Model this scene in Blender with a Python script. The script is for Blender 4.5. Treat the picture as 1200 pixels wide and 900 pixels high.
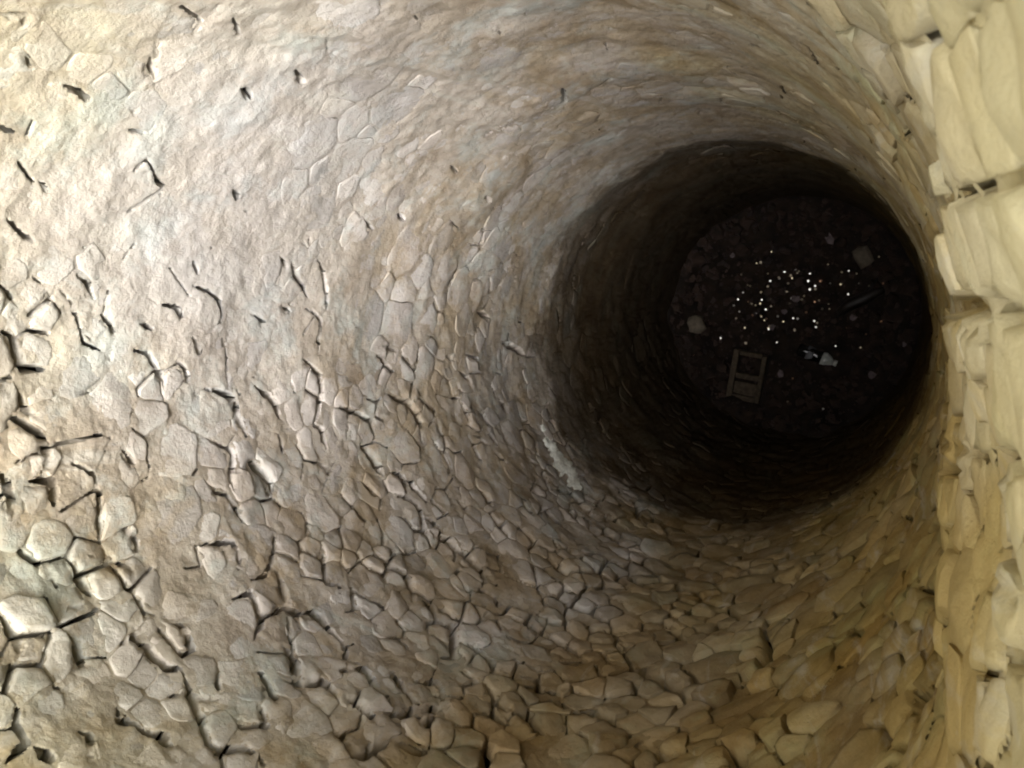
import bpy, math, random
import numpy as np
from mathutils import Vector, Matrix

# ------------------------------------------------------------------ clearing
for o in list(bpy.data.objects): bpy.data.objects.remove(o)
scene = bpy.context.scene
COL = scene.collection
random.seed(7); RNG = np.random.default_rng(11)

# ------------------------------------------------------------------ camera
# world: shaft axis is Z, shaft radius about 1 m, the camera leans over the mouth at z = 0
FPX = 950.0                                   # focal length in pixels of a 1200 px wide frame
NADX, NADY = 1057.0, 333.0                    # where "straight down" falls in the frame
CX, CY = 0.84, 0.27
_d = np.array([NADX-600, -(NADY-450), -FPX]); _d /= np.linalg.norm(_d)
_X = np.array([1.0, 0, 0]) - _d*_d[0]; _X /= np.linalg.norm(_X)
_Z = -_d; _Y = np.cross(_Z, _X)
AW = np.stack([_X, _Y, _Z], 1)                # world -> camera rotation
cd = bpy.data.cameras.new('camera'); cam = bpy.data.objects.new('camera', cd); COL.objects.link(cam)
cd.sensor_width = 36.0; cd.lens = FPX/1200*36.0; cd.clip_start = 0.01; cd.clip_end = 500
M = Matrix(AW.T.tolist()).to_4x4(); M.translation = (CX, CY, 0); cam.matrix_world = M
cd.dof.use_dof = True; cd.dof.focus_distance = 2.6; cd.dof.aperture_fstop = 12.0
scene.camera = cam

# ------------------------------------------------------------------ sky, sun, exposure
SUN_AZ = math.radians(-30)                    # the bright side of the overcast sky (angle from +X)
SUN_EL = math.radians(64)
w = bpy.data.worlds.new('World'); scene.world = w; w.use_nodes = True
nt = w.node_tree; nt.nodes.clear()
sky = nt.nodes.new('ShaderNodeTexSky'); sky.sky_type = 'NISHITA'; sky.sun_disc = False
sky.sun_elevation = SUN_EL; sky.sun_rotation = math.pi/2 - SUN_AZ
sky.dust_density = 6.0; sky.air_density = 0.7; sky.ozone_density = 0.2
hs = nt.nodes.new('ShaderNodeHueSaturation'); hs.inputs['Saturation'].default_value = 0.25
bg = nt.nodes.new('ShaderNodeBackground'); bg.inputs[1].default_value = 0.15
wo = nt.nodes.new('ShaderNodeOutputWorld')
nt.links.new(sky.outputs[0], hs.inputs['Color']); nt.links.new(hs.outputs[0], bg.inputs[0]); nt.links.new(bg.outputs[0], wo.inputs[0])
sl = bpy.data.lights.new('sun', 'SUN'); sl.energy = 0.5; sl.angle = math.radians(26); sl.color = (1.0, 0.96, 0.88)
so = bpy.data.objects.new('sun', sl); COL.objects.link(so)
sd = Vector((math.cos(SUN_EL)*math.cos(SUN_AZ), math.cos(SUN_EL)*math.sin(SUN_AZ), math.sin(SUN_EL)))
so.rotation_euler = sd.to_track_quat('Z', 'Y').to_euler(); so.location = (3, -3, 5)
vs = scene.view_settings; vs.view_transform = 'Standard'; vs.look = 'None'; vs.gamma = 1.0; vs.exposure = 2.80
scene.render.resolution_x = 1024; scene.render.resolution_y = 768
scene.cycles.pixel_filter_type = 'BLACKMAN_HARRIS'; scene.cycles.filter_width = 2.1
scene.cycles.max_bounces = 8; scene.cycles.diffuse_bounces = 6

TOPZ, FLOORZ = 0.28, -7.45
TAU = 2*math.pi
CORE = 20                                      # lattice cells per metre divisor helper

# ------------------------------------------------------------------ pixel <-> wall
def ray(u, v): return np.array([u-600, 450-v, -FPX]) @ AW
def lip_z(phi):                                # lower edge of the bulging upper lining on the near side
    return np.interp(phi, [-60,-25,-12,-7,0,8,17,21,25,29,37,60], [-.2,-.9,-1.45,-1.80,-1.76,-1.65,-1.24,-.98,-.77,-.65,-.5,-.3])
def bulge(phi, z):
    win = np.clip((phi+24)/16, 0, 1)*np.clip((62-phi)/18, 0, 1)
    t = np.clip((z-lip_z(phi))/0.035+0.5, 0, 1); t = t*t*(3-2*t)
    return 0.062*win*t
def px_wall(u, v):
    """point of the (unperturbed) wall seen at pixel u, v -> (arc length s, z, metres per pixel)"""
    r = ray(u, v); R = 1.0
    for _ in range(6):
        a = r[0]**2+r[1]**2; b = 2*(CX*r[0]+CY*r[1]); c = CX*CX+CY*CY-R*R
        t = (-b+math.sqrt(b*b-4*a*c))/(2*a)
        x, y, z = CX+t*r[0], CY+t*r[1], t*r[2]
        phi = math.atan2(y, x); Rn = 1.0-float(bulge(math.degrees(phi), z))
        R = 0.5*R+0.5*Rn
    return phi % TAU, z, t
def project(P):
    c = (P-np.array([CX, CY, 0])) @ AW.T
    dd = np.maximum(-c[:, 2], 1e-4)
    return 600+FPX*c[:, 0]/dd, 450-FPX*c[:, 1]/dd, -c[:, 2]

# ------------------------------------------------------------------ noise on the unrolled wall (periodic in s)
_tabs = {}
def vnoise(s, z, f, seed=0, kz=1.0):
    n = max(int(round(TAU*f)), 1)
    key = (n, seed)
    if key not in _tabs: _tabs[key] = np.random.default_rng(seed*977+n).random((n, 512))*2-1
    T = _tabs[key]
    x = (s/TAU)*n; y = z*f*kz+200.0
    xi = np.floor(x).astype(int); yi = np.floor(y).astype(int); fx = x-xi; fy = y-yi
    fx = fx*fx*fx*(fx*(fx*6-15)+10); fy = fy*fy*fy*(fy*(fy*6-15)+10)
    a = T[xi % n, yi % 512]; b = T[(xi+1) % n, yi % 512]; c = T[xi % n, (yi+1) % 512]; d = T[(xi+1) % n, (yi+1) % 512]
    return (a*(1-fx)+b*fx)*(1-fy)+(c*(1-fx)+d*fx)*fy
def fbm(s, z, f, o=4, seed=0, g=0.5, kz=1.0):
    r = 0; a = 1.0; t = 0
    for i in range(o):
        r = r+a*vnoise(s, z, f*2**i, seed+i*13, kz); t += a; a *= g
    return r/t

# ------------------------------------------------------------------ dark open joints seen in the wall (pixel polylines)
CR = """1.5 0,333 12,342 20,352|2 93,324 105,332 112,349|2 122,370 130,380 134,390|5 5,390 14,393 22,412 30,432 55,434
1.3 75,340 88,357 95,385 100,403 122,411|4 160,411 175,414 185,430 193,450|2.5 165,380 178,385|2.5 190,357 205,358 213,366|3 45,328 53,333
3 0,456 15,455|3 22,460 30,478 40,485|4 8,494 15,488 25,495 45,507 52,520 55,540 48,560|4 35,564 60,564 61,590|3 85,544 98,550 110,560 115,580 118,600 118,636
2 143,528 156,542|5 2,555 10,575 15,600|2.5 135,615 150,620 160,633 161,643|5 80,656 90,670 97,685 104,696|1.7 100,650 122,655 150,663 155,680
2 154,699 162,712 167,726|2 167,733 160,743 150,750 138,757|5 0,725 8,740 16,752 17,765|2 16,748 45,747|2 75,713 95,710|1.6 45,661 60,672 66,688
4 78,750 87,768 92,783|4 150,751 165,760 180,775 192,786 207,787|4 12,837 12,860 20,872|3 0,900 12,888 22,878|4 33,882 50,897|3 85,865 98,870 99,900
3 133,835 135,850 150,852|4 148,848 165,862 187,869 193,888 205,900|2 226,306 231,320|2 226,334 245,342 256,350 262,370 255,383 242,391
3 200,359 211,362 213,372|3 226,395 234,412|3 209,424 217,432 221,445|2 333,303 339,315|2 345,308 350,325 360,337 365,350|2.6 378,308 384,322 386,345 386,365
2.4 363,363 372,368 379,376 376,400 376,415|1.5 333,362 347,365|2 303,371 314,378|2.5 358,420 368,427 377,438 379,460 375,485 370,497|1.3 265,400 269,420 270,450
4.5 243,455 260,459 272,464 279,475 281,490 286,500 289,511|3 303,452 310,460 319,463 327,478 330,490|1.5 326,507 333,518 334,530|3 370,497 379,502 387,524
2 362,538 375,541 385,545 388,553|3 253,518 265,524 274,530 272,550 269,570|6 289,535 300,546 312,555 316,570 319,583|2 253,570 248,578 262,580 270,590 277,602 283,613
3 235,640 258,638 268,637 275,650 276,670|2 321,628 319,645 314,664 305,677 290,683|5.5 314,664 325,682 332,700 337,717 355,722 372,722 380,733 400,752
1.5 376,640 378,665 380,686 395,685 399,700|2 335,718 338,740 339,755|2.5 268,705 285,700 296,710 302,727 303,738 295,745|4 200,733 208,735 215,748 221,760
1.5 320,716 333,713|6 330,760 338,772 343,782 345,792|4.5 330,802 345,806 360,803 378,804 390,821|3 393,793 400,788|4 208,790 218,815 232,845 240,870 245,880
2.5 195,820 220,819 250,825|4 245,890 262,883 277,880 290,884 300,892 306,900|2.5 253,793 252,810|2.5 310,800 315,815 320,823|2 304,835 308,845 308,858|3 385,863 400,868
3 400,477 412,481 425,485 437,493 448,500|4 458,463 470,469 479,474 486,485 490,500 492,520|6 427,519 437,530 445,545 450,555|1.5 485,470 490,467 505,478 509,486
2.5 445,417 455,427 462,435|1.5 453,405 467,411|3 540,437 548,445 554,459|2 538,473 545,490 548,505|2 546,473 552,485 556,497|1.5 555,480 565,488 571,500
3 567,509 574,516 579,522|2 545,511 552,525 560,540 565,548|2 550,511 560,517 568,523|3 523,418 532,421|2 550,418 560,420 562,432|1.5 510,500 517,515 520,525
2 577,532 586,541|2.5 458,552 467,555 472,565 476,577|2.5 476,560 480,570 490,578 498,588|4 466,582 480,585 488,592 493,605 497,618 496,626
5 497,624 505,622 515,628 528,633 537,645 547,650 556,662 565,672 570,682|2.5 498,607 510,614 518,624|3 430,566 438,578|1.5 404,580 415,595 425,606 431,610
4 442,650 455,663 470,671 479,680 484,695 484,705|2.5 484,690 500,700 510,712 516,715 522,713 540,727 550,732|4 562,578 568,585 572,594|4 574,608 582,617 590,627
2 535,588 543,597|3 556,692 570,692 580,698 584,708|2.5 538,684 550,690|2 405,718 422,710 432,718 440,732 444,744|2.5 455,748 465,746 475,755 478,760
4 504,731 515,727 530,726 533,740 532,762 535,770 543,766|2.5 494,703 502,711 510,717|3 560,730 573,719 583,728 588,735|4 548,753 560,758 570,766 578,772 580,785
4.5 400,790 425,787 432,795 440,813 450,820 455,831|4 455,788 465,803 472,810|3 485,800 497,803 511,798 518,812 519,820|5 451,842 470,840 485,832 505,830 525,825
2 476,812 490,825|4 485,835 497,848 510,838|4 402,823 420,833 438,848 440,853|4 570,800 580,812 592,827 598,833|4 553,822 570,827 585,834 598,842
2.5 400,753 405,765 403,775|6 400,866 412,882 422,887 435,878 455,867|6 540,867 560,868 572,875 570,890|5 465,868 480,874 497,875
3 636,552 641,570|5 645,573 660,577 672,580 682,592 692,602 700,606 715,606 725,612 733,618|3 687,583 697,590 704,595|3 732,584 745,590 748,600 745,610
4 628,590 638,600 650,613 656,618|3 660,597 680,603 690,610 696,615|6 698,608 702,612 710,620 716,628 735,630 750,637|4 600,617 615,630 630,642 640,648
4 639,656 650,665 664,676|5 678,647 690,655 698,660 708,666|4 717,659 735,665 750,672|2 665,675 690,674 705,672|4 740,675 753,684|4 760,603 775,615 785,625
5 765,690 785,687 795,683|2 600,580 610,590 620,607|3 700,692 712,688 722,690|2.5 658,685 668,695|4.5 600,722 625,731 645,741 660,750 672,757 680,764
4 655,770 675,772 690,769|5 643,724 655,727|4 655,700 675,710 695,718 712,728|4 688,730 695,735|4 764,727 780,728 792,737 796,745
10 720,785 735,779 755,782 770,792 785,800 798,808|4 633,785 632,805 655,804 670,803 685,808|2 608,786 625,791 632,791|3.5 635,815 650,815 660,823 668,828
8 603,828 615,828 625,838 637,850|5 673,830 690,828 700,835 715,838 728,845|2 700,747 725,748 735,755|7 717,875 730,868 750,863 780,880
5 800,706 830,708 850,712 870,725|4 860,665 895,665|3 860,632 900,630|3 800,740 835,745 850,753|4 840,800 870,795 890,780 900,760 895,740|8 852,872 862,890|4 880,835 905,840
5 0,18 15,20 30,22 40,32|4 35,70 38,80|3 80,105 95,110 105,118|3 0,97 6,104|2.5 0,150 18,158|2 274,22 282,42|4 346,82 357,97|6 284,106 292,113|2 13,260 28,275 43,285
1.5 153,155 170,157|3 182,205 188,215|3 273,222 279,231|2 50,215 58,227|3 180,72 183,88|3 658,100 663,115|3 565,225 570,232|2 530,196 535,202|3 470,253 475,258|2 432,262 440,270
5 590,402 600,405 612,412 618,418|3 561,365 575,372|3 585,470 595,478|3 640,480 650,500 665,525 678,550|4 690,470 705,495 720,515|3 715,520 740,530 760,540 790,560
8 1080,690 1098,705|7 1110,686 1115,693|5 1122,655 1133,645|7 1040,758 1025,790 1008,820|13 1060,800 1070,830|6 1150,785 1165,790
5 1104,104 1120,108 1141,104|4 1143,0 1142,60 1142,130 1141,208|2.5 1141,209 1160,213 1200,210|14 1158,352 1178,356 1198,352|7 1160,360 1170,400 1190,435|16 1168,545 1185,550 1200,548
10 1137,548 1146,556|7 1117,425 1130,440 1125,470|12 1172,752 1185,770 1200,775|8 1183,688 1200,700|5 1095,30 1100,80 1103,104|4 1140,300 1150,330 1158,350|5 1145,480 1150,520 1160,540|5 1100,720 1085,780 1070,830|5 1140,700 1130,780 1120,840"""
cracks = []                                   # (width m, [(s, z)...])
for item in CR.replace('\n', '|').split('|'):
    a = item.split(); pts = [tuple(map(float, p.split(','))) for p in a[1:]]
    q = [px_wall(*p) for p in pts]
    m = np.mean([math.hypot(math.hypot(CX-math.cos(s), CY-math.sin(s)), z)/FPX for s, z, t in q])
    cracks.append((float(a[0])*m, [(s, z) for s, z, t in q]))

# ------------------------------------------------------------------ depth raster of the open joints
CELL = 0.002
NS = int(TAU/CELL); NZ = int(4.8/CELL)
CARVE = np.zeros((NS, NZ), np.float32)        # 1 in the middle of an open joint, 0 away from it
def stamp(s0, z0, s1, z1, hw, k=1.0):
    L = math.hypot(s1-s0, z1-z0); n = max(int(L/0.0022), 1)
    rad = hw+0.004; rc = int(rad/CELL)+1
    for i in range(n+1):
        t = i/n; s = s0+(s1-s0)*t; z = z0+(z1-z0)*t
        ci = int(s/CELL); cz = int(-z/CELL)
        if cz-rc < 0 or cz+rc+1 >= NZ: continue
        I = np.arange(ci-rc, ci+rc+1); J = np.arange(cz-rc, cz+rc+1)
        d = np.hypot((I*CELL-s)[:, None], (J*CELL+z)[None, :])
        val = k*np.clip((hw+0.0022-d)/0.0026, 0, 1)
        sub = CARVE[np.ix_(I % NS, J)]; CARVE[np.ix_(I % NS, J)] = np.maximum(sub, val)
def wrapd(a): return (a+math.pi) % TAU-math.pi
pair_seeds = []
for wd, q in cracks:
    tot = 0
    for (s0, z0), (s1, z1) in zip(q[:-1], q[1:]):
        ds = wrapd(s1-s0); s1u = s0+ds
        tl = sum(math.hypot(wrapd(b[0]-a[0]), b[1]-a[1]) for a, b in zip(q[:-1], q[1:]))
        m_ = max(int(math.hypot(ds, z1-z0)/0.012), 1); jx = 0.0025
        for e in range(m_):
            f0, f1 = e/m_, (e+1)/m_
            w_ = np.clip(min((tot+f0*math.hypot(ds, z1-z0)), tl-(tot+f0*math.hypot(ds, z1-z0)))/(0.28*tl+1e-6), 0.25, 1)
            h_ = max(wd*0.85, 0.0028)*w_*random.uniform(.6, 1.5)
            stamp(s0+ds*f0+random.gauss(0, jx)*(e > 0), z0+(z1-z0)*f0+random.gauss(0, jx)*(e > 0), s0+ds*f1, z0+(z1-z0)*f1, h_)
        L = math.hypot(ds, z1-z0)
        nx, nz = -(z1-z0)/max(L, 1e-6), ds/max(L, 1e-6)
        st = 0.085; t = (st-tot % st) if tot else min(L*0.5, 0.02)
        while t < L:
            px, pz = s0+ds*t/L, z0+(z1-z0)*t/L
            o = 0.036+0.012*random.random()
            pair_seeds.append(((px+nx*o) % TAU, pz+nz*o, (px-nx*o) % TAU, pz-nz*o)); t += st
        tot += L
def carve(s, z):
    i = (s/CELL).astype(int) % NS; j = np.clip((-z/CELL).astype(int), 0, NZ-1)
    return np.where((z < 0) & (z > -4.75), CARVE[i, j], 0)

# ------------------------------------------------------------------ seeds of the stones
def warp(s, z):
    return s+0.012*vnoise(s, z, 9, 71)+0.006*vnoise(s, z, 24, 72), z+0.012*vnoise(s, z, 9, 73)+0.006*vnoise(s, z, 24, 74)
def unwarp(s, z):
    a, b = s, z
    for _ in range(4):
        ws, wz = warp(np.array([a]), np.array([b])); a -= wrapd(float(ws[0])-s)*0.9; b -= (float(wz[0])-z)*0.9
    return a % TAU, b
cells = {}; seeds = []; srad = []
GC = 0.1; NG = int(TAU/GC)
def clash(s, z, r, k=1.0):
    n = 2; ci = int(s/TAU*NG); cj = int(math.floor(z/GC))
    for a in range(-n, n+1):
        for b in range(-n, n+1):
            for i in cells.get(((ci+a) % NG, cj+b), ()):
                if math.hypot(wrapd(seeds[i][0]-s), seeds[i][1]-z) < (r+srad[i])*k: return True
    return False
def add_seed(s, z, r):
    cells.setdefault((int(s/TAU*NG) % NG, int(math.floor(z/GC))), []).append(len(seeds)); seeds.append((s, z)); srad.append(r)
for a, b, c, d in pair_seeds:
    (a, b), (c, d) = unwarp(a, b), unwarp(c, d)
    if not clash(a, b, 0.04, 0.62) and not clash(c, d, 0.04, 0.62):
        add_seed(a, b, 0.04); add_seed(c, d, 0.04)
def spacing(s, z):
    phi = math.degrees(wrapd(s))
    if z < -4.9: return 0.075
    if abs(phi-5) < 42 and z > -2.2: return 0.047
    return 0.060
# big stones first, then ever smaller ones wedged between them
for k, (n, fac) in enumerate([(2600, 1.5), (5000, 1.15), (12000, 0.85), (24000, 0.6), (16000, 0.42)]):
    ts = RNG.random(n)*TAU; tz = TOPZ-0.02+(FLOORZ-0.1-TOPZ)*RNG.random(n)
    for i in range(n):
        s, z = float(ts[i]), float(tz[i])
        if z < -5 and k > 3: continue
        r = spacing(s, z)*fac
        if not clash(s, z, r, 0.94): add_seed(s, z, r)
print('seeds', len(seeds))

# ------------------------------------------------------------------ Voronoi cells by clipping
SA = np.array(seeds); SR = np.array(srad)
def cell_poly(i):
    s, z = seeds[i]; R0 = 0.2; ri2 = srad[i]**2
    ds = wrapd(SA[:, 0]-s); dz = SA[:, 1]-z
    d2 = ds*ds+dz*dz-SR*SR; d2[i] = 1e9; idx = np.argpartition(d2, 22)[:22]
    poly = [(-R0, -R0), (R0, -R0), (R0, R0), (-R0, R0)]
    for j in sorted(idx, key=lambda k: d2[k]):
        a, b = ds[j], dz[j]; c = (a*a+b*b+ri2-srad[j]**2)/2; out = []
        for k in range(len(poly)):
            p, q = poly[k], poly[(k+1) % len(poly)]
            fp = p[0]*a+p[1]*b-c; fq = q[0]*a+q[1]*b-c
            if fp <= 0: out.append(p)
            if (fp < 0 < fq) or (fq < 0 < fp):
                t = fp/(fp-fq); out.append((p[0]+(q[0]-p[0])*t, p[1]+(q[1]-p[1])*t))
        poly = out
        if len(poly) < 3: return None
    return poly

def rough(s, z):                               # how strongly stones stand out here (0 smeared .. 1 rubble)
    phi = np.degrees((s+math.pi) % TAU-math.pi)
    low = np.clip((-phi+200)/60, 0, 1)
    r = 0.50+0.55*fbm(s, z, 1.7, 3, 5)
    up = np.clip(1-np.abs(phi-118)/74, 0, 1)   # smeared upper side
    r = r-0.60*up
    bot = np.clip(1-np.abs(phi+95)/75, 0, 1)
    r = r+0.42*bot
    rt = np.clip(1-np.abs(phi+5)/60, 0, 1)
    return np.clip(r+0.25*rt, 0.03, 1.1)
def base(s, z):
    phi = np.degrees((s+math.pi) % TAU-math.pi)
    h = 0.028*fbm(s, z, 1.3, 2, 31)+0.010*fbm(s, z, 4.0, 2, 37)*(0.6+rough(s, z))
    up = np.clip(1-np.abs(phi-118)/60, 0, 1)
    h = h+up*0.007*(1-2*np.abs(fbm(s, z, 9.0, 3, 61, 0.5, 0.28)))     # mortar smeared and run downwards
    h = h+0.02*np.exp(-((z+4.3)/0.25)**2)*0.5
    h = h+0.006*fbm(s, z, 12.0, 4, 67)*(0.7+0.5*rough(s, z))
    return h+bulge(phi, z)

NB = 18
RT = [1.0, 0.992, 0.965, 0.87, 0.66, 0.42, 0.2]
def open_joints():
    for i in range(len(seeds)):
        p = cell_poly(i)
        if not p or seeds[i][1] < -4.7: continue
        rgh = float(rough(np.array([seeds[i][0]]), np.array([seeds[i][1]]))[0])
        if random.random() > 0.06+0.80*rgh**1.4: continue
        k = random.randrange(len(p)); n = random.choice([1, 1, 2, 2, 3])
        hw = random.choice([.001, .0018, .0026, .0035, .005])*(0.6+0.7*rgh)
        for q in range(n):
            a = p[(k+q) % len(p)]; b = p[(k+q+1) % len(p)]
            ss = np.array([a[0], b[0]])+seeds[i][0]; zs = np.array([a[1], b[1]])+seeds[i][1]
            ws, wz = warp(ss % TAU, zs)
            if abs(ws[1]-ws[0]) > 1: continue
            stamp(ws[0], wz[0], ws[1], wz[1], hw*random.uniform(.6, 1.3), random.uniform(.45, 1.0))
open_joints()
for _ in range(520):                           # small pits and nicks in the smeared upper side
    s_ = math.radians(random.uniform(50, 185)); z_ = random.uniform(-3.9, -0.6); a_ = random.gauss(-0.9, .5); l_ = random.choice([.004, .01, .02, .035])
    stamp(s_, z_, s_+l_*math.cos(a_), z_+l_*math.sin(a_), random.choice([.0004, .0008, .0014, .002]), random.uniform(.3, .9))
B = np.zeros((len(seeds), NB, 2)); ok = np.zeros(len(seeds), bool)
for i in range(len(seeds)):
    p = cell_poly(i)
    if not p: continue
    P = np.array(p)
    for _ in range(1):                         # round the corners once
        Q = np.roll(P, -1, 0); P = np.stack([P*0.93+Q*0.07, P*0.07+Q*0.93], 1).reshape(-1, 2)
    seg = np.linalg.norm(np.roll(P, -1, 0)-P, axis=1); cum = np.concatenate([[0], np.cumsum(seg)])
    tt = (np.arange(NB)+random.random())/NB*cum[-1] % cum[-1]; tt.sort()
    k = np.searchsorted(cum, tt, 'right')-1; k = np.minimum(k, len(P)-1)
    f = ((tt-cum[k])/np.maximum(seg[k], 1e-9))[:, None]
    B[i] = P[k]*(1-f)+np.roll(P, -1, 0)[k]*f; ok[i] = True
    used = set()                               # samples nearest to true corners sit on them
    for c_ in P:
        j = int(np.argmin(((B[i]-c_)**2).sum(1)))
        if j not in used: B[i][j] = c_; used.add(j)
cen = B.mean(1)
area = 0.5*np.abs(np.sum(B[:, :, 0]*np.roll(B[:, :, 1], -1, 1)-B[:, :, 1]*np.roll(B[:, :, 0], -1, 1), 1))
size = np.sqrt(np.maximum(area, 1e-6))
gap = (0.0012+0.004*RNG.random(len(seeds))**1.5)/np.maximum(size, 0.03)
rg = rough(SA[:, 0], SA[:, 1])
scale_edge = 1-gap*1.6
off = (RNG.normal(size=len(seeds))*0.0040)*(0.15+rg); off = np.clip(off, -0.02, 0.028)
_ph = np.degrees(wrapd(SA[:, 0])); _nr = np.clip(1-np.abs(_ph-8)/45, 0, 1)*(SA[:, 1] > -2.6)
_br = np.clip(1-np.abs(_ph+62)/52, 0, 1)*(SA[:, 1] > -3.6)
off = off+_br*(RNG.normal(size=len(seeds))*0.010+0.004)
off = off+_nr*np.abs(RNG.normal(size=len(seeds)))*0.006
tilt = RNG.normal(size=(len(seeds), 2))*(0.06*(0.2+rg)+0.12*_br)[:, None]
n_st = len(seeds)
V = []; HH = []
for r in RT+[0.0]:
    if r > 0: q = cen[:, None, :]+(B-cen[:, None, :])*(scale_edge[:, None, None]*r)
    else: q = cen[:, None, :].copy()
    V.append(q)
Q = np.concatenate(V, 1)                       # (n, NB*6+1, 2) local
rr = np.concatenate([np.full(NB, r) for r in RT]+[np.zeros(1)])
loc = Q-cen[:, None, :]
s = SA[:, 0:1]+Q[:, :, 0]; z = SA[:, 1:2]+Q[:, :, 1]
s, z = warp(s % TAU, z)
tilt[:, 1] -= 0.075*(0.35+rg)*(SA[:, 1] < -0.2)      # lower edges stand proud, upper edges run in under the mortar
face = off[:, None]+tilt[:, None, 0]*loc[:, :, 0]+tilt[:, None, 1]*loc[:, :, 1]
for _k in range(4):                            # broken facets: the lowest of a few random planes
    fa = RNG.random(n_st)*TAU; fs_ = (0.04+0.22*RNG.random(n_st))*(0.1+rg); fo = size*(0.02+0.30*RNG.random(n_st))*fs_
    pl = off[:, None]+fo[:, None]-fs_[:, None]*(loc[:, :, 0]*np.cos(fa)[:, None]+loc[:, :, 1]*np.sin(fa)[:, None])
    face = np.minimum(face, np.maximum(pl, off[:, None]-0.02))
so_ = RNG.random(n_st)[:, None]*TAU; zo_ = RNG.random(n_st)[:, None]*60
amp = (0.35+rg)[:, None]
nz_ = 0.0045*amp*fbm((s+so_) % TAU, z+zo_, 14, 3, 41)
prof = -0.0012*(rr**10)[None, :]*(0.2+0.9*rg[:, None])
edge = np.where(rr > 0.995, -0.05, np.where(rr > 0.98, -0.0008, 0.0))[None, :]
h = base(s, z)+face+nz_+prof+edge
cv = carve(s % TAU, z)
h = h-0.07*cv*np.where(rr > 0.9, 1.0, np.where(rr > 0.7, 0.6, 0.12))[None, :]
h = np.minimum(h, 0.088)
rad = 1.0-h
PX = np.stack([rad*np.cos(s), rad*np.sin(s), z], -1)     # stone vertices in the world
u_, v_, dep = project(PX.reshape(-1, 3)); u_ = u_.reshape(n_st, -1); v_ = v_.reshape(n_st, -1); dep = dep.reshape(n_st, -1)
R2 = slice(2*NB, 3*NB)
uu, vv = u_[:, R2], v_[:, R2]
parea = 0.5*np.abs(np.sum(uu*np.roll(vv, -1, 1)-vv*np.roll(uu, -1, 1), 1))
inside = ((u_ > 0) & (u_ < 1200) & (v_ > 0) & (v_ < 900) & (dep > 0.02)).mean(1)
lipphi = np.degrees(wrapd(SA[:, 0]))
hidden = (lipphi > -14) & (lipphi < 36) & (SA[:, 1] < lip_z(lipphi)-0.02)
score = np.where(ok & (dep.min(1) > 0.02), np.minimum(parea, 9000)*np.minimum(inside*1.2, 1)*np.where(hidden, 0.05, 1), 0)
order = np.argsort(-score)
faces = []
nr = len(RT)
for k in range(nr-1):
    for j in range(NB):
        a = k*NB+j; b = k*NB+(j+1) % NB
        faces.append((a, b, b+NB, a+NB))
for j in range(NB): faces.append(((nr-1)*NB+j, (nr-1)*NB+(j+1) % NB, nr*NB))
# far / small stones: fewer rings
NV = NB*nr+1

# ------------------------------------------------------------------ materials
def node(nt, t, **k):
    n = nt.nodes.new(t)
    for a, b in k.items(): setattr(n, a, b)
    return n
def L(nt, a, b): nt.links.new(a, b)
def ramp(nt, fac, stops):
    r = node(nt, 'ShaderNodeValToRGB'); e = r.color_ramp.elements
    while len(e) > 1: e.remove(e[-1])
    for i, (p, c) in enumerate(stops):
        x = e[0] if i == 0 else e.new(p)
        x.position = p; x.color = (c if len(c) == 4 else (*c, 1))
    L(nt, fac, r.inputs[0]); return r.outputs[0]
def mix(nt, f, a, b, mode='MIX'):
    m = node(nt, 'ShaderNodeMix', data_type='RGBA', blend_type=mode)
    for sock, v in ((m.inputs[0], f), (m.inputs[6], a), (m.inputs[7], b)):
        if hasattr(v, 'links'): L(nt, v, sock)
        else: sock.default_value = v if not isinstance(v, tuple) else (*v, 1)
    return m.outputs[2]
def math_(nt, op, a, b=None, c=None, clamp=False):
    m = node(nt, 'ShaderNodeMath', operation=op, use_clamp=clamp)
    for i, v in enumerate((a, b, c)):
        if v is None: continue
        if hasattr(v, 'links'): L(nt, v, m.inputs[i])
        else: m.inputs[i].default_value = v
    return m.outputs[0]
def noise(nt, vec, sc, det=4, rough=0.55, dist=0.0):
    n = node(nt, 'ShaderNodeTexNoise'); n.inputs['Scale'].default_value = sc; n.inputs['Detail'].default_value = det
    n.inputs['Roughness'].default_value = rough; n.inputs['Distortion'].default_value = dist
    L(nt, vec, n.inputs['Vector']); return n.outputs['Fac']
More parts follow.
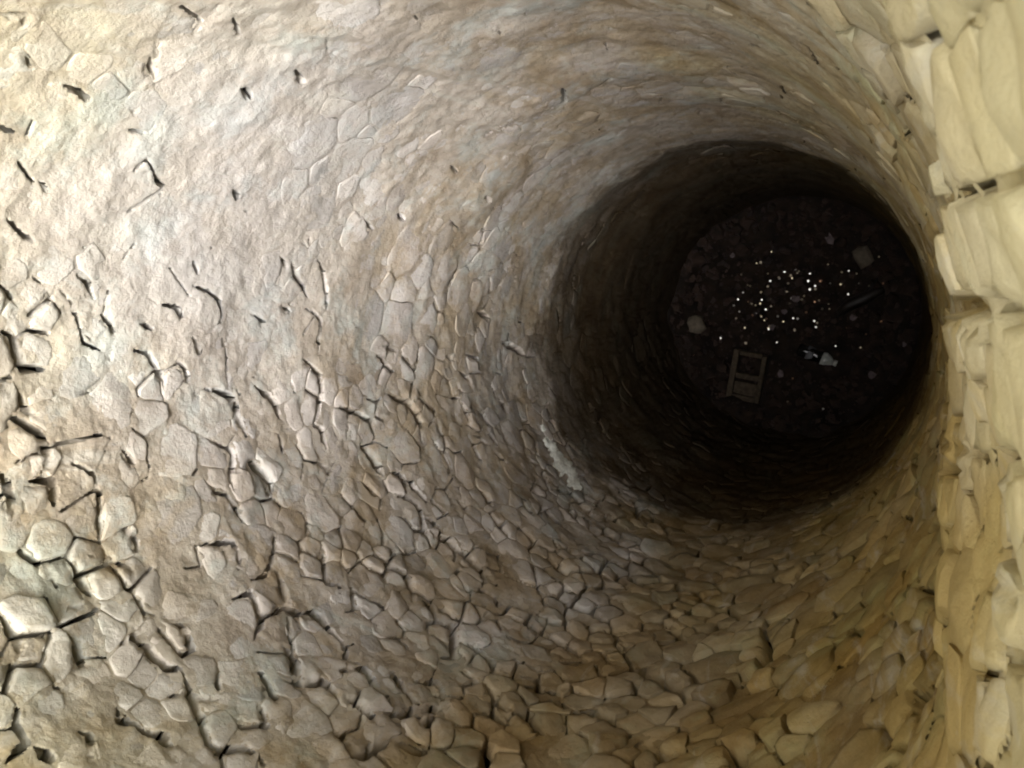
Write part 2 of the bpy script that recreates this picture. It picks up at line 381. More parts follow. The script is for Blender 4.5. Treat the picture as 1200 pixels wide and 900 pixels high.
def wall_material(name, cols, bump, tinted=True):
    m = bpy.data.materials.new(name); m.use_nodes = True; nt = m.node_tree
    bs = nt.nodes['Principled BSDF']; geo = node(nt, 'ShaderNodeNewGeometry'); pos = geo.outputs['Position']
    at = node(nt, 'ShaderNodeAttribute', attribute_name='tint'); sep = node(nt, 'ShaderNodeSeparateColor'); L(nt, at.outputs['Color'], sep.inputs[0])
    n1 = noise(nt, pos, 5.0, 5, 0.6, 0.4); n2 = noise(nt, pos, 26, 5, 0.65); n3 = noise(nt, pos, 90, 4, 0.6)
    c = ramp(nt, n1, [(0.30, cols[0]), (0.47, cols[1]), (0.60, cols[2]), (0.75, cols[3])])
    # every stone its own shade: grey, buff or ochre
    st = ramp(nt, sep.outputs[0], [(0.0, cols[1]), (0.35, cols[4]), (0.6, cols[2]), (0.8, cols[5]), (1.0, cols[3])])
    c = mix(nt, 0.5 if tinted else 0.1, c, st)
    c = mix(nt, math_(nt, 'MULTIPLY', ramp(nt, n2, [(0.42, (0, 0, 0)), (0.72, (1, 1, 1))]), 0.45), c, cols[0])
    c = mix(nt, math_(nt, 'MULTIPLY', ramp(nt, n3, [(0.5, (0, 0, 0)), (0.8, (1, 1, 1))]), 0.35), c, cols[5])
    nd = noise(nt, pos, 2.7, 6, 0.7, 0.6)
    c = mix(nt, math_(nt, 'MULTIPLY', ramp(nt, nd, [(0.45, (0, 0, 0)), (0.60, (1, 1, 1))]), 0.85), c, mix(nt, 1.0, c, (0.80, 0.71, 0.55), 'MULTIPLY'))
    ng = noise(nt, pos, 4.1, 5, 0.7, 0.3)
    c = mix(nt, math_(nt, 'MULTIPLY', ramp(nt, ng, [(0.52, (0, 0, 0)), (0.66, (1, 1, 1))]), 0.6), c, (.35, .385, .375))
    bri = math_(nt, 'MULTIPLY_ADD', sep.outputs[1], 0.42, 0.80)
    cb = node(nt, 'ShaderNodeCombineColor'); [L(nt, bri, cb.inputs[i]) for i in range(3)]
    c = mix(nt, 1.0, c, cb.outputs[0], 'MULTIPLY')
    # warm yellow light on the near (+x) side, painted into the colour
    sx = node(nt, 'ShaderNodeSeparateXYZ'); L(nt, pos, sx.inputs[0])
    wob = noise(nt, pos, 2.2, 3, 0.5)
    warm_x = math_(nt, 'ADD', sx.outputs[0], math_(nt, 'MULTIPLY', math_(nt, 'SUBTRACT', wob, 0.5), 1.6))
    warm_m = ramp(nt, math_(nt, 'MULTIPLY_ADD', warm_x, 0.5, 0.5), [(0.55, (0, 0, 0)), (0.95, (1, 1, 1))])
    c = mix(nt, math_(nt, 'MULTIPLY', warm_m, 0.95), c, mix(nt, 1.0, c, (1.06, 0.97, 0.56), 'MULTIPLY'))
    # brightness of the near-side upper lining, painted in as a paler, creamier colour
    bright_m = math_(nt, 'MULTIPLY', ramp(nt, sx.outputs[0], [(0.72, (0, 0, 0)), (0.89, (1, 1, 1))]), ramp(nt, math_(nt, 'ADD', math_(nt, 'MULTIPLY_ADD', sx.outputs[2], 0.5, 1.2), math_(nt, 'MULTIPLY', math_(nt, 'SUBTRACT', n1, 0.5), 0.5)), [(0.35, (0, 0, 0)), (0.7, (1, 1, 1))]))
    c = mix(nt, math_(nt, 'MULTIPLY', bright_m, 0.9), c, mix(nt, 0.75, mix(nt, 1.0, c, (1.6, 1.6, 1.7), 'MULTIPLY'), (.68, .60, .39)))
    # lower right: shade painted into the colour as a brown tint over the rubble
    dim_xy = math_(nt, 'ADD', math_(nt, 'ADD', math_(nt, 'MULTIPLY', sx.outputs[0], 0.75), math_(nt, 'MULTIPLY', sx.outputs[1], -0.75)), math_(nt, 'MULTIPLY', math_(nt, 'SUBTRACT', wob, 0.5), 1.3))
    dim_z = ramp(nt, math_(nt, 'MULTIPLY_ADD', math_(nt, 'ADD', sx.outputs[2], math_(nt, 'MULTIPLY', wob, 0.5)), -1.0, 0.0), [(0.3, (0, 0, 0)), (0.75, (1, 1, 1))])
    dim_m = math_(nt, 'MULTIPLY', ramp(nt, dim_xy, [(0.28, (0, 0, 0)), (0.62, (1, 1, 1))]), dim_z)
    c = mix(nt, math_(nt, 'MULTIPLY', dim_m, 0.9), c, mix(nt, 1.0, c, (0.68, 0.57, 0.35), 'MULTIPLY'))
    # yellow-green tint, stronger towards the mouth, weaker on the near side
    green_m = ramp(nt, math_(nt, 'ADD', sx.outputs[2], math_(nt, 'MULTIPLY', wob, 1.2)), [(0.0, (0, 0, 0)), (1.0, (1, 1, 1))])
    green_m = ramp(nt, math_(nt, 'MULTIPLY_ADD', math_(nt, 'ADD', sx.outputs[2], math_(nt, 'MULTIPLY', wob, 1.2)), 0.6, 0.85), [(0.18, (0, 0, 0)), (0.9, (1, 1, 1))])
    c = mix(nt, math_(nt, 'MULTIPLY', math_(nt, 'MULTIPLY', green_m, ramp(nt, sx.outputs[0], [(0.5, (1, 1, 1)), (0.85, (.3, .3, .3))])), 0.85), c, mix(nt, 1.0, c, (0.95, 0.97, 0.66), 'MULTIPLY'))
    # bluish-white pool of light on the upper left, painted into the colour
    vd = node(nt, 'ShaderNodeVectorMath', operation='DISTANCE'); L(nt, pos, vd.inputs[0]); vd.inputs[1].default_value = (-.85, .52, -1.75)
    pool = math_(nt, 'ADD', math_(nt, 'MULTIPLY', vd.outputs['Value'], -0.9), math_(nt, 'MULTIPLY_ADD', nd, 1.6, 0.10))
    c = mix(nt, math_(nt, 'MULTIPLY', ramp(nt, pool, [(0.15, (0, 0, 0)), (0.65, (1, 1, 1))]), 0.45), c, (.38, .385, .40))
    # lime wash runs on the upper side
    mp = node(nt, 'ShaderNodeMapping'); L(nt, pos, mp.inputs[0]); mp.inputs['Scale'].default_value = (3.5, 3.5, 1.2)
    ln = noise(nt, mp.outputs[0], 2.2, 5, 0.65, 1.2)
    lm = ramp(nt, ln, [(0.56, (0, 0, 0)), (0.70, (1, 1, 1))])
    c = mix(nt, math_(nt, 'MULTIPLY', lm, 0.30), c, (0.50, 0.50, 0.46))
    # the lower wall is darker and browner: everything under an uneven line
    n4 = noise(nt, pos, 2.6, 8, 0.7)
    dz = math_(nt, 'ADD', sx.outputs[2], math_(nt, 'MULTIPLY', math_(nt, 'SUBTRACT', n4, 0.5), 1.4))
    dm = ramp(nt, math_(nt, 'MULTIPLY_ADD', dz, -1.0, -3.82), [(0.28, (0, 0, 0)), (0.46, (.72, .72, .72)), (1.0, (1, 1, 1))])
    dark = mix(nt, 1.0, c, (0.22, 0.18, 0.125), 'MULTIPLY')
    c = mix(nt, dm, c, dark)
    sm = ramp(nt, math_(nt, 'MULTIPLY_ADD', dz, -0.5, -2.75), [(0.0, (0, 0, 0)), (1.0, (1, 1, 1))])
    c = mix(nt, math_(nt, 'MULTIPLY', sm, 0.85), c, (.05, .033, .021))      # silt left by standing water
    L(nt, c, bs.inputs['Base Color'])
    rg_ = math_(nt, 'MULTIPLY_ADD', n2, -0.1, 1.0); L(nt, rg_, bs.inputs['Roughness'])
    bs.inputs['Specular IOR Level'].default_value = 0.08
    hsum = math_(nt, 'ADD', math_(nt, 'MULTIPLY', noise(nt, pos, 30, 7, 0.68, 0.0), 1.0), math_(nt, 'MULTIPLY', noise(nt, pos, 110, 6, 0.75), 0.5))
    bp = node(nt, 'ShaderNodeBump'); bp.inputs['Strength'].default_value = bump; bp.inputs['Distance'].default_value = 0.02
    L(nt, hsum, bp.inputs['Height']); L(nt, bp.outputs[0], bs.inputs['Normal'])
    return m
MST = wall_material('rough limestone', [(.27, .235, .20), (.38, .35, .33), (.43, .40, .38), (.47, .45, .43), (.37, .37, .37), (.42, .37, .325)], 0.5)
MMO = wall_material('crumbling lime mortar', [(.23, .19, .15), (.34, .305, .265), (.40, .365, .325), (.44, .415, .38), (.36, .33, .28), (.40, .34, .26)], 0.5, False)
def simple(name, col, rough=0.8, metal=0.0, var=0.3, sc=30, spec=0.4):
    m = bpy.data.materials.new(name); m.use_nodes = True; nt = m.node_tree; bs = nt.nodes['Principled BSDF']
    geo = node(nt, 'ShaderNodeNewGeometry'); n = noise(nt, geo.outputs['Position'], sc, 4)
    lo = tuple(c*(1-var) for c in col); hi = tuple(min(c*(1+var), 1) for c in col)
    L(nt, ramp(nt, n, [(0.35, lo), (0.65, hi)]), bs.inputs['Base Color'])
    bs.inputs['Roughness'].default_value = rough; bs.inputs['Metallic'].default_value = metal
    bs.inputs['Specular IOR Level'].default_value = spec
    return m

# ------------------------------------------------------------------ object helpers
def mesh_np(name, verts, faces, mats, smooth=True):
    me = bpy.data.meshes.new(name); me.from_pydata(verts.tolist() if hasattr(verts, 'tolist') else verts, [], faces if isinstance(faces, list) else faces.tolist())
    for m in mats: me.materials.append(m)
    if smooth: me.polygons.foreach_set('use_smooth', [True]*len(me.polygons))
    return me
def quads_mesh(name, verts, quads, mat):
    me = bpy.data.meshes.new(name); n = len(verts); f = len(quads)
    me.vertices.add(n); me.vertices.foreach_set('co', verts.astype(np.float32).ravel())
    me.loops.add(f*4); me.loops.foreach_set('vertex_index', quads.astype(np.int32).ravel())
    me.polygons.add(f); me.polygons.foreach_set('loop_start', np.arange(f, dtype=np.int32)*4)
    me.polygons.foreach_set('use_smooth', np.ones(f, bool))
    me.materials.append(mat); me.update(calc_edges=True); return me
def tint(me, cols):
    a = me.color_attributes.new('tint', 'FLOAT_COLOR', 'POINT'); a.data.foreach_set('color', np.asarray(cols, np.float32).ravel())
def link(name, me, parent=None, **props):
    o = bpy.data.objects.new(name, me); COL.objects.link(o)
    if parent: o.parent = parent
    for k, v in props.items(): o[k] = v
    return o

def crisp_rims(me):
    """the broken rim of every stone is a hard edge"""
    e = np.zeros(len(me.edges)*2, np.int32); me.edges.foreach_get('vertices', e); e = (e % NV).reshape(-1, 2)
    m = (e[:, 0] >= NB) & (e[:, 0] < 2*NB) & (e[:, 1] >= NB) & (e[:, 1] < 2*NB)
    a = me.attributes.get('sharp_edge') or me.attributes.new('sharp_edge', 'BOOLEAN', 'EDGE'); a.data.foreach_set('value', m)
# ------------------------------------------------------------------ the well shaft
shaft = link('well_shaft', None, label='round stone-lined well shaft of rough pale rubble going down into darkness', category='well')

# mortar bed: a height field between the stones, finer where the camera is near
zz = [TOPZ]
while zz[-1] > -4.7: zz.append(zz[-1]-(0.006 if zz[-1] > -0.7 else np.clip(0.0030*abs(zz[-1])**1.1, 0.0032, 0.02)))
while zz[-1] > FLOORZ-0.1: zz.append(zz[-1]-0.04)
zz = np.array(zz); NP = 1330
_pp = np.linspace(0, TAU, 2000); _dn = 1.0-0.62*np.clip(1.25-np.abs((_pp+math.pi) % TAU-math.pi-0.1)/1.0, 0, 1)   # fewer columns on the near side
_cm = np.concatenate([[0], np.cumsum((_dn[1:]+_dn[:-1])/2)]); _cm /= _cm[-1]
Sg, Zg = np.meshgrid(np.interp(np.arange(NP)/NP, _cm, _pp), zz, indexing='ij')
rG = rough(Sg, Zg)
recess = 0.0014-0.0080*np.clip(rG, 0, 1.2)+0.006*fbm(Sg, Zg, 3.0, 3, 51)+0.006*fbm(Sg, Zg, 22, 4, 57)*(0.6+0.4*rG)
hg = base(Sg, Zg)+recess-0.006*carve(Sg, Zg)
phg = np.degrees((Sg+math.pi) % TAU-math.pi); hg = hg-0.010*np.clip(1-np.abs(phg+62)/52, 0, 1)*(Zg > -3.6)-0.004*np.clip(1-np.abs(phg-8)/45, 0, 1)*(Zg > -2.6); hg = np.minimum(hg, 0.08)
Rg = 1-hg
VG = np.stack([Rg*np.cos(Sg), Rg*np.sin(Sg), Zg], -1).reshape(-1, 3)
nzr = len(zz)
I, J = np.meshgrid(np.arange(NP), np.arange(nzr-1), indexing='ij'); I2 = (I+1) % NP
QG = np.stack([I*nzr+J, I*nzr+J+1, I2*nzr+J+1, I2*nzr+J], -1).reshape(-1, 4)
cvg = carve(Sg.ravel(), Zg.ravel())[QG]
QG = QG[cvg.mean(1) < 0.30]                     # open joints are real gaps with the hollow bedding behind them
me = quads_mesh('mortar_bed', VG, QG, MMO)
tg = np.zeros((len(VG), 4)); tg[:, 0] = 0.5; tg[:, 1] = 0.5; tg[:, 3] = 1; tint(me, tg)
link('mortar_bed', me, shaft)
print('mortar quads', len(QG))
def ring0(prof, n): return [(r*math.cos(TAU*i/n), r*math.sin(TAU*i/n), z) for i in range(n) for r, z in prof]
_pf = [(1.14, TOPZ-0.02)]+[(1.12+0.02*random.random(), z_) for z_ in np.linspace(TOPZ-0.3, FLOORZ-0.2, 40)]
_kb = len(_pf); _vb = ring0(_pf, 96)
_fb = [(i*_kb+j, ((i+1) % 96)*_kb+j, ((i+1) % 96)*_kb+j+1, i*_kb+j+1) for i in range(96) for j in range(_kb-1)]
link('earth_backing', mesh_np('earth_backing', _vb, _fb, [simple('dark packed earth', (.07, .05, .035), 0.95, sc=20)]), shaft)

t1 = RNG.random(n_st); t2 = RNG.random(n_st)
single = [int(i) for i in order[:300]]; sset = set(single)
for i in single:
    c0 = PX[i].mean(0)
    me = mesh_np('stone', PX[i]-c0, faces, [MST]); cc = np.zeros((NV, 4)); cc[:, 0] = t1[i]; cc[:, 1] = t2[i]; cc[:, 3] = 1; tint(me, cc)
    crisp_rims(me); o = link('stone', me, shaft); o.location = c0
rest = np.array([i for i in range(n_st) if ok[i] and i not in sset])
VR = PX[rest].reshape(-1, 3)
FQ = np.array([f for f in faces if len(f) == 4]); FT = np.array([(f[0], f[1], f[2], f[2]) for f in faces if len(f) == 3])
offs = (np.arange(len(rest))*NV)[:, None, None]
q4 = (FQ[None]+offs).reshape(-1, 4)
tri = np.array([f for f in faces if len(f) == 3]); t3 = (tri[None]+offs).reshape(-1, 3)
me = bpy.data.meshes.new('stone_rubble')
me.vertices.add(len(VR)); me.vertices.foreach_set('co', VR.astype(np.float32).ravel())
me.loops.add(q4.size+t3.size); me.loops.foreach_set('vertex_index', np.concatenate([q4.ravel(), t3.ravel()]).astype(np.int32))
me.polygons.add(len(q4)+len(t3)); me.polygons.foreach_set('loop_start', np.concatenate([np.arange(len(q4))*4, q4.size+np.arange(len(t3))*3]).astype(np.int32))
me.polygons.foreach_set('use_smooth', np.ones(len(q4)+len(t3), bool)); me.materials.append(MST); me.update(calc_edges=True)
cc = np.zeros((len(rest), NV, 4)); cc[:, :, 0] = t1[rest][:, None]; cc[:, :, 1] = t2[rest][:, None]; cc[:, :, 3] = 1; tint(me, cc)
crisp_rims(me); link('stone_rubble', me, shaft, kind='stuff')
print('rest stones', len(rest))

# top rim of the shaft and the ground around its mouth
def ring_mesh(name, prof, n, mat):
    vs = [(r*math.cos(TAU*i/n), r*math.sin(TAU*i/n), z) for i in range(n) for r, z in prof]; k = len(prof)
    fs = [(i*k+j, ((i+1) % n)*k+j, ((i+1) % n)*k+j+1, i*k+j+1) for i in range(n) for j in range(k-1)]
    return mesh_np(name, vs, fs, [mat])
link('rim', ring_mesh('rim', [(0.98, TOPZ-0.06), (0.955, TOPZ-0.01), (0.96, TOPZ+0.02), (1.16, TOPZ+0.035), (1.30, TOPZ+0.02), (1.34, TOPZ-0.04), (1.34, -0.6)], 96, MMO), shaft)
link('ground', ring_mesh('ground', [(1.2, -0.55), (1.34, -0.5), (3, -0.5), (12, -0.5), (200, -0.5)], 64, simple('trodden pale earth', (.30, .26, .20), 0.9, sc=3)), kind='structure')

# ------------------------------------------------------------------ the floor and what lies on it
def px_floor(u, v, dz=0.0):
    r = ray(u, v); t = (FLOORZ+dz)/r[2]; return CX+t*r[0], CY+t*r[1], FLOORZ+dz
NF = 150; gx = np.linspace(-1.08, 1.08, NF)
GX, GY = np.meshgrid(gx, gx, indexing='ij')
def fh(x, y):
    r = np.hypot(x, y)+0.16*fbm(x+2, y, 1.6, 3, 97); b = np.clip((r-0.62)/0.40, 0, 1)**1.5
    return 0.03*fbm(x+2, y, 2.4, 3, 91)+0.014*fbm(x+2, y, 12, 3, 92)+b*(0.30+0.25*fbm(x+2, y, 2.0, 3, 95))
FZ = FLOORZ+fh(GX, GY)
VF = np.stack([GX, GY, FZ], -1).reshape(-1, 3)
I, J = np.meshgrid(np.arange(NF-1), np.arange(NF-1), indexing='ij')
QF = np.stack([I*NF+J, (I+1)*NF+J, (I+1)*NF+J+1, I*NF+J+1], -1).reshape(-1, 4)
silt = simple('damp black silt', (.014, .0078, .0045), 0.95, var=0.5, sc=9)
link('floor', quads_mesh('floor', VF, QF, silt), kind='structure')
def ground_z(x, y): return FLOORZ+float(fh(np.array([x]), np.array([y]))[0])
def blob(name, r, mat, seed, sx=1, sy=1, sz=1, n=(7, 10), rough=0.25, flat=False):
    rg = random.Random(seed); vs = [(0, 0, -r*sz)]
    for i in range(1, n[0]):
        t = math.pi*i/n[0]
        for j in range(n[1]):
            p = TAU*j/n[1]; k = r*(1+rough*(rg.random()-0.5)*2*0.7)
            x, y, z_ = math.sin(t)*math.cos(p), math.sin(t)*math.sin(p), -math.cos(t)
            m = (abs(x)**4+abs(y)**4+abs(z_)**4)**-0.25 if flat else 1
            vs.append((k*x*m*sx, k*y*m*sy, k*z_*m*sz))
    vs.append((0, 0, r*sz)); fs = []
    for j in range(n[1]): fs.append((0, 1+(j+1) % n[1], 1+j))
    for i in range(n[0]-2):
        for j in range(n[1]):
            a = 1+i*n[1]+j; b = 1+i*n[1]+(j+1) % n[1]; fs.append((a, b, b+n[1], a+n[1]))
    e = 1+(n[0]-2)*n[1]
    for j in range(n[1]): fs.append((e+j, e+(j+1) % n[1], len(vs)-1))
    return mesh_np(name, vs, fs, [mat], smooth=True)
# loose gravel covering the floor
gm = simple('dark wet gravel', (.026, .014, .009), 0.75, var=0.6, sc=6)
gv, gf = [], []
pm = blob('pebble', 1, gm, 3, n=(4, 6)); pv = np.array([v.co for v in pm.vertices]); pf = [tuple(p.vertices) for p in pm.polygons]
for k in range(1500):
    a = random.random()*TAU; r = math.sqrt(random.random())*0.99; x, y = r*math.cos(a), r*math.sin(a)
    q = 0.006+0.03*random.random()**5; ang = random.random()*TAU
    sc3 = np.array([q*(0.7+0.6*random.random()), q, q*0.5])
    P = pv*(1+0.25*np.random.default_rng(k).normal(size=(len(pv), 1)))*sc3; P = np.stack([P[:, 0]*math.cos(ang)-P[:, 1]*math.sin(ang), P[:, 0]*math.sin(ang)+P[:, 1]*math.cos(ang), P[:, 2]], 1)+np.array([x, y, ground_z(x, y)+q*0.2])
    b = len(gv); gv += P.tolist(); gf += [tuple(i+b for i in f) for f in pf]
link('gravel', mesh_np('gravel', gv, gf, [gm], smooth=False), kind='stuff', label='dark wet gravel and silt scattered over the well floor', category='gravel')

rv, rf = [], []
for k in range(170):
    a = random.random()*TAU; r = 0.66+0.33*random.random()**0.7; x, y = r*math.cos(a), r*math.sin(a)
    q = random.uniform(.02, .07); ang = random.random()*TAU; sc3 = np.array([q*random.uniform(.7, 1.4), q, q*random.uniform(.4, .7)])
    P = pv*(1+0.22*np.random.default_rng(900+k).normal(size=(len(pv), 1)))*sc3
    P = np.stack([P[:, 0]*math.cos(ang)-P[:, 1]*math.sin(ang), P[:, 0]*math.sin(ang)+P[:, 1]*math.cos(ang), P[:, 2]], 1)+np.array([x, y, ground_z(x, y)+q*0.1])
    b = len(rv); rv += P.tolist(); rf += [tuple(i+b for i in f) for f in pf]
link('rubble', mesh_np('rubble', rv, rf, [simple('silted rubble', (.024, .014, .009), 0.9, var=0.5, sc=8)], smooth=False), kind='stuff', label='dark broken rubble heaped against the foot of the shaft wall', category='rubble')
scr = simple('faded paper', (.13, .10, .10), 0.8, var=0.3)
SCR = [(1022,438,.035), (955,471,.03), (1000,372,.03), (915,437,.035), (905,384,.03), (933,350,.035), (972,278,.04), (860,300,.03), (920,365,.03), (1060,402,.025)]
SCL = ['faded scrap of paper to the right below the bottle', 'faded scrap at the lower rim of the floor below the bottle', 'faded scrap just under the dark branch', 'faded scrap right of the hollow block', 'faded scrap above the hollow block',
       'faded scrap amid the thickest cluster of coins', 'long pale scrap upper middle, left of the squarish slab', 'faded scrap at the upper left fringe of the coins', 'small faded scrap in the lower part of the coin scatter', 'tiny faded scrap near the right rim of the floor']
def scrap_mesh(r, seed, lx=1.0):
    q = random.Random(seed); n = 7; vs = [(0, 0, .008)]
    for i in range(n): a = TAU*i/n; k = r*q.uniform(.6, 1.2); vs.append((k*math.cos(a)*lx, k*math.sin(a), q.uniform(.0, .014)))
    m = len(vs); vs += [(x, y, z_-.003) for x, y, z_ in vs]
    fs = [(0, 1+i, 1+(i+1) % n) for i in range(n)]+[(m, m+1+(i+1) % n, m+1+i) for i in range(n)]+[(1+i, m+1+i, m+1+(i+1) % n, 1+(i+1) % n) for i in range(n)]
    return mesh_np('scrap', vs, fs, [scr], smooth=False)
for k, (u, v, r) in enumerate(SCR):
    x, y, _ = px_floor(u, v); o = link('scrap', scrap_mesh(r, k, 1.8 if k == 6 else 1.0), None, label=SCL[k], category='scrap', group='faded scraps littering the well floor')
    o.location = (x, y, ground_z(x, y)+.012); o.rotation_euler = (0, 0, random.uniform(0, 6) if k != 6 else math.radians(-60))

# coins: the glints on the floor
silver = simple('nickel coin', (.66, .63, .57), 0.36, 1.0, 0.15, 200)
brass = simple('brass coin', (.55, .46, .30), 0.38, 1.0, 0.2, 200)
copper = simple('copper coin', (.40, .22, .13), 0.35, 1.0, 0.2, 200)
def coin_mesh(mat, R=0.0125, T=0.0022, n=20):
    prof = [(0, T*.75), (R*.82, T*.75), (R*.86, T), (R*.96, T), (R, T*.8), (R, T*.2), (R*.96, 0)]
    vs = [(0, 0, T*.75)]; fs = []
    for r, z_ in prof[1:]: vs += [(r*math.cos(TAU*i/n), r*math.sin(TAU*i/n), z_) for i in range(n)]
    for i in range(n): fs.append((0, 1+i, 1+(i+1) % n))
    for k in range(len(prof)-2):
        for i in range(n):
            a = 1+k*n+i; b = 1+k*n+(i+1) % n; fs.append((a, a+n, b+n, b))
    fs.append(tuple(1+(len(prof)-2)*n+i for i in range(n))[::-1])
    return mesh_np('coin', vs, fs, [mat], smooth=False)
tarn = simple('tarnished coin', (.18, .15, .11), 0.45, 1.0, 0.4, 200)
CM = [coin_mesh(silver, .0085), coin_mesh(brass, .0085), coin_mesh(copper, .009), coin_mesh(tarn, .011)]
BR = [(904.7,295),(867,327),(865,351),(881,355),(890.7,355.7),(916.7,341),(935,319.7),(990,285),(995,317.6),(949.6,320.7),(947.6,329.3),(949.3,339),(956,338.7),(994.3,344.7),(862.7,373),(885.3,367.3),(897.3,362.7),(929.6,372.7),(845.3,395.7),(874.4,402),(910.7,401),(931.3,386.7),(954.4,376.3),(979.6,405.3),(903,350.7),(963.6,334.4)]
DM = [(886.7,308.7),(879,335),(871,342.7),(891.7,342.4),(860,358),(913,325),(970.7,310),(986.7,319),(1004,320.7),(973,332),(1035,332),(1018.7,335),(1030.4,301.3),(985.3,333.3),(1007,332),(935,373.3),(819.3,413.3),(902,382.4),(924.7,469),(929,443.3),(992.7,384),(1040,368.7),(1015,391.3),(1008.7,407),(1027.7,402.4),(1020.3,440.7),(967.3,475),(1033,376.7),(940,351),(926,356),(960,352),(972,362),(945,366),(918,377),(908,334),(924,332)]
UNIQ = {(929,443.3): 'dim coin just right of the hollow block, level with its middle',
 (874.4,402): 'bright coin just above the hollow block, closest to its upper edge',
 (910.7,401): 'coin lying off the upper right corner of the hollow block',
 (845.3,395.7): 'coin between the pale rounded stone and the hollow block',
 (819.3,413.3): 'dim coin just below the pale rounded stone at the left edge',
 (904.7,295): 'lone glinting coin above and to the left of the main scatter',
 (990,285): 'small coin to the upper left of the pale squarish slab',
 (1030.4,301.3): 'dim coin just right of the pale squarish slab',
 (1035,332): 'dim coin between the squarish slab and the dark branch',
 (979.6,405.3): 'glinting coin just above the shiny pale end of the bottle',
 (924.7,469): 'dim coin lying right of the lower end of the hollow block',
 (967.3,475): 'dim tarnished coin below the dark bottle, lowest on the floor',
 (1020.3,440.7): 'dim coin lying alone to the right below the bottle'}
def place_coin(u, v, bright, k):
    x, y, _ = px_floor(u, v)
    m = CM[random.choice([0, 0, 1, 3, 3])] if bright else CM[random.choice([0, 1, 1, 2, 3])]
    o = link('coin', m, None); o.location = (x, y, ground_z(x, y)+0.009)
    o.scale = (random.uniform(.75, 1.15),)*3
    if bright:
        # lies so that it mirrors the mouth of the well to the one who looks in
        tgt = Vector((random.uniform(-.5, .4), random.uniform(-.55, .45), 0)); p = Vector((x, y, FLOORZ))
        nrm = ((tgt-p).normalized()+(Vector((CX, CY, 0))-p).normalized()).normalized()
    else:
        nrm = Vector((random.gauss(0, .16), random.gauss(0, .16), 1)).normalized()
    o.rotation_euler = nrm.to_track_quat('Z', 'Y').to_euler()
    o['category'] = 'coin'; o['group'] = 'coins lying scattered on the well floor'
    o['label'] = 'small coin in the dense scatter of coins at the middle of the well floor'
    if u > 985 and v > 360: o['label'] = 'dim coin on the right part of the floor, below the dark branch'; o['group'] = 'dim coins on the right below the branch'
    elif u > 975 and v < 350: o['label'] = 'small coin on the floor between the squarish slab and the dark branch'; o['group'] = 'coins between the squarish slab and the branch'
    if (u, v) in UNIQ:
        o['label'] = UNIQ[(u, v)]; del o['group']
for k, (u, v) in enumerate(BR): place_coin(u, v, True, k)
for k, (u, v) in enumerate(DM): place_coin(u, v, False, k)
for k in range(46):
    u, v = random.gauss(918, 38), random.gauss(345, 24)
    if 858 < u < 1010 and 300 < v < 395: place_coin(u, v, k % 3 == 0, k)

# pale stones / rubbish on the floor
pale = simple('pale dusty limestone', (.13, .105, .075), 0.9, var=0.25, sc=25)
def put(name, me, u, v, rot=0.0, dz=0.0, **p):
    x, y, _ = px_floor(u, v); o = link(name, me, None, **p); o.location = (x, y, ground_z(x, y)+dz); o.rotation_euler = (0, 0, rot); return o
put('fallen_stone', blob('fallen_stone', 0.075, pale, 4, 1.15, 1.0, 0.5, flat=True), 820, 380, 0.3, 0.03, label='pale rounded stone lying alone at the left edge of the well floor', category='stone')
put('fallen_slab', blob('fallen_slab', 0.072, pale, 9, 1.0, 1.25, 0.35, n=(7, 8), flat=True), 1013, 301, 0.5, 0.02, label='pale squarish flat slab lying near the upper right edge of the well floor', category='stone')
# hollow building block with two openings
def box(vs, fs, x0, x1, y0, y1, z0, z1):
    b = len(vs); vs += [(x, y, z) for z in (z0, z1) for x, y in ((x0, y0), (x1, y0), (x1, y1), (x0, y1))]
    fs += [tuple(b+i for i in f) for f in ((0, 3, 2, 1), (4, 5, 6, 7), (0, 1, 5, 4), (1, 2, 6, 5), (2, 3, 7, 6), (3, 0, 4, 7))]
blk = put('hollow_block', None, 879, 440, math.radians(-8), 0.055, label='pale hollow building block with two dark openings lying on the well floor', category='block')
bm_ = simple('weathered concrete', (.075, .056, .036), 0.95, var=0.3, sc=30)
def part(name, boxes, parent, mat, z0=0.0, z1=0.12):
    vs, fs = [], []
    for b in boxes: box(vs, fs, *b, z0, z1)
    me = mesh_np(name, vs, fs, [mat], smooth=False); o = link(name, me, parent)
    bv = o.modifiers.new('bevel', 'BEVEL'); bv.width = 0.008; bv.segments = 2; return o
part('side_wall', [(-.15, -.10, -.21, .23)], blk, bm_); part('side_wall', [(.10, .14, -.21, .21)], blk, bm_)
part('end_wall', [(-.098, .098, .185, .225)], blk, bm_, 0, .118); part('end_wall', [(-.098, .098, -.21, -.165)], blk, bm_, 0, .118)
part('middle_web', [(-.098, .098, -.02, .03)], blk, bm_, 0, .112)
part('broken_plate', [(-.098, .098, -.163, -.05)], blk, bm_, .06, .085)
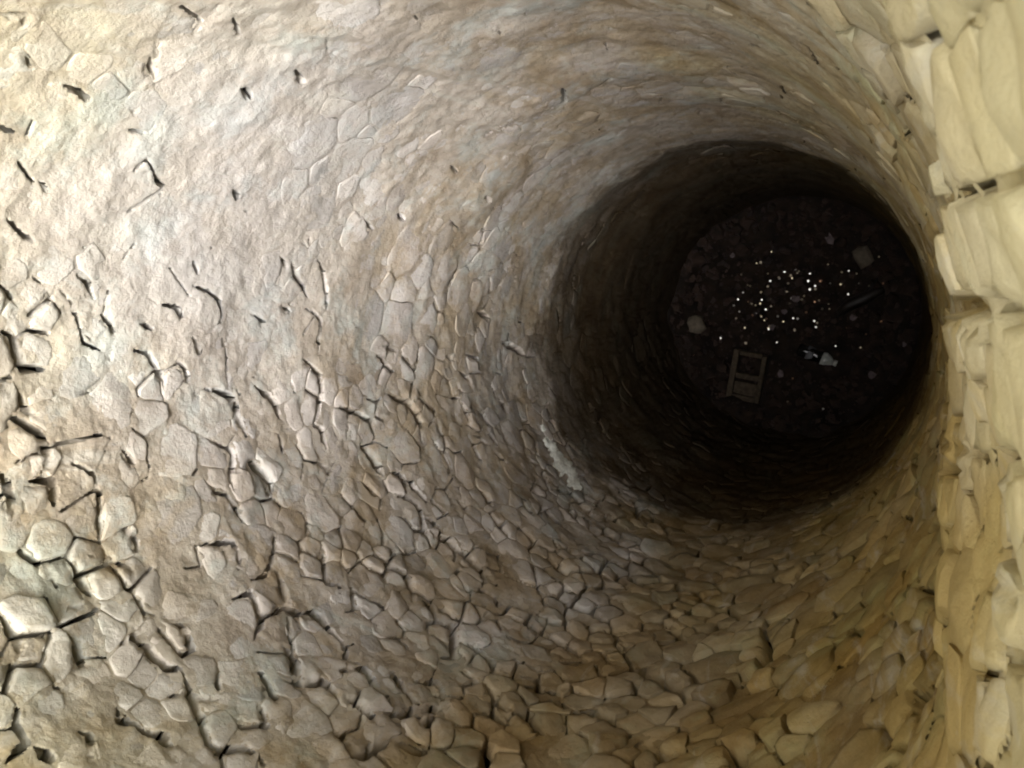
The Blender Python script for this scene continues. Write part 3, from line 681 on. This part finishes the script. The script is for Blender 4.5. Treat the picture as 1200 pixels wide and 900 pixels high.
# dark crumpled bottle
dk = simple('dark plastic', (.015, .014, .013), 0.18, sc=20); cl = simple('clouded clear plastic', (.45, .46, .42), 0.12, var=0.2, spec=0.8)
bt = put('plastic_bottle', None, 958, 417, math.radians(-20), 0.035, label='crumpled dark plastic bottle with a pale shiny end lying on the well floor', category='bottle')
def lathe(name, prof, mat, parent, n=18, squash=0.8, dent=0.0):
    vs, fs = [], []
    for k, (x, r) in enumerate(prof):
        for i in range(n):
            a = TAU*i/n; q = r*(1+dent*math.sin(3*a+k*1.3)); vs.append((x, q*math.cos(a), q*math.sin(a)*squash))
    for k in range(len(prof)-1):
        for i in range(n): fs.append((k*n+i, k*n+(i+1) % n, (k+1)*n+(i+1) % n, (k+1)*n+i))
    fs.append(tuple(range(n))[::-1]); fs.append(tuple((len(prof)-1)*n+i for i in range(n)))
    return link(name, mesh_np(name, vs, fs, [mat]), parent)
lathe('body', [(-.17, .01), (-.165, .045), (-.15, .055), (-.1, .05), (-.05, .056), (0, .047), (.04, .053)], dk, bt, dent=.1)
lathe('shoulder', [(.042, .052), (.07, .055), (.10, .045), (.13, .028), (.14, .022)], cl, bt, dent=.12)
lathe('cap', [(.142, .024), (.145, .026), (.17, .026), (.172, .022)], cl, bt)
lathe('label_band', [(-.09, .054), (-.085, .058), (-.05, .0585), (-.03, .053)], simple('grey label', (.16, .16, .17), .4), bt, dent=.1)
# dark branch
br = put('branch', None, 1010, 352, math.radians(22), 0.02, label='short dark wet branch lying among the coins on the right of the well floor', category='branch')
br.scale = (1.25, 1.25, 1.25)
wood = simple('wet black wood', (.018, .013, .01), 0.5, sc=40)
def tube(name, pts, rs, mat, parent, n=8):
    vs, fs = [], []
    for k, (p, r) in enumerate(zip(pts, rs)):
        for i in range(n): a = TAU*i/n; vs.append((p[0], p[1]+r*math.cos(a), p[2]+r*math.sin(a)))
    for k in range(len(pts)-1):
        for i in range(n): fs.append((k*n+i, k*n+(i+1) % n, (k+1)*n+(i+1) % n, (k+1)*n+i))
    fs.append(tuple(range(n))[::-1]); fs.append(tuple((len(pts)-1)*n+i for i in range(n)))
    return link(name, mesh_np(name, vs, fs, [mat]), parent)
tube('limb', [(-.17, -.03, 0), (-.08, 0, .01), (.02, .005, .015), (.1, .02, .01), (.17, .015, 0)], [.03, .04, .042, .035, .022], wood, br)
tube('twig', [(.03, .03, .02), (.08, .06, .03), (.14, .10, .02)], [.016, .012, .006], wood, br)

# white lime runs on the wall, where seepage dried
limem = simple('white lime crust', (.68, .70, .66), 0.85, var=0.2, sc=60)
def lime(pts):
    P = np.array(pts, float); T = np.linspace(0, len(P)-1, 46); n = 11; vs, fs = [], []
    C = np.stack([np.interp(T, np.arange(len(P)), P[:, k]) for k in range(3)], 1)
    D = np.gradient(C[:, :2], axis=0); D /= np.linalg.norm(D, axis=1)[:, None]
    for k, (u, v, wpx) in enumerate(C):
        wl = wpx*random.uniform(.45, 1.25); wr = wpx*random.uniform(.45, 1.25)
        for i in range(n):
            t = 2*i/(n-1)-1; q = t*0.5*(wl if t < 0 else wr); s_, z_, _ = px_wall(u-D[k, 1]*q, v+D[k, 0]*q)
            hh = float(base(np.array([s_]), np.array([z_]))[0])+0.004*(1-t*t)-0.008*t**4+0.012*float(fbm(np.array([s_]), np.array([z_]), 24, 3, 88)[0])
            vs.append(((1-hh)*math.cos(s_), (1-hh)*math.sin(s_), z_))
    for k in range(len(C)-1):
        for i in range(n-1): fs.append((k*n+i, k*n+i+1, (k+1)*n+i+1, (k+1)*n+i))
    link('lime_crust', mesh_np('lime_crust', vs, fs, [limem]), shaft)
lime([(634,498,4),(640,507,9),(645,516,12),(651,530,15),(659,545,22),(668,557,28),(676,567,18),(681,574,6)])
print('done', sum(len(o.data.loops)-2*len(o.data.polygons) for o in bpy.data.objects if o.type == 'MESH'))
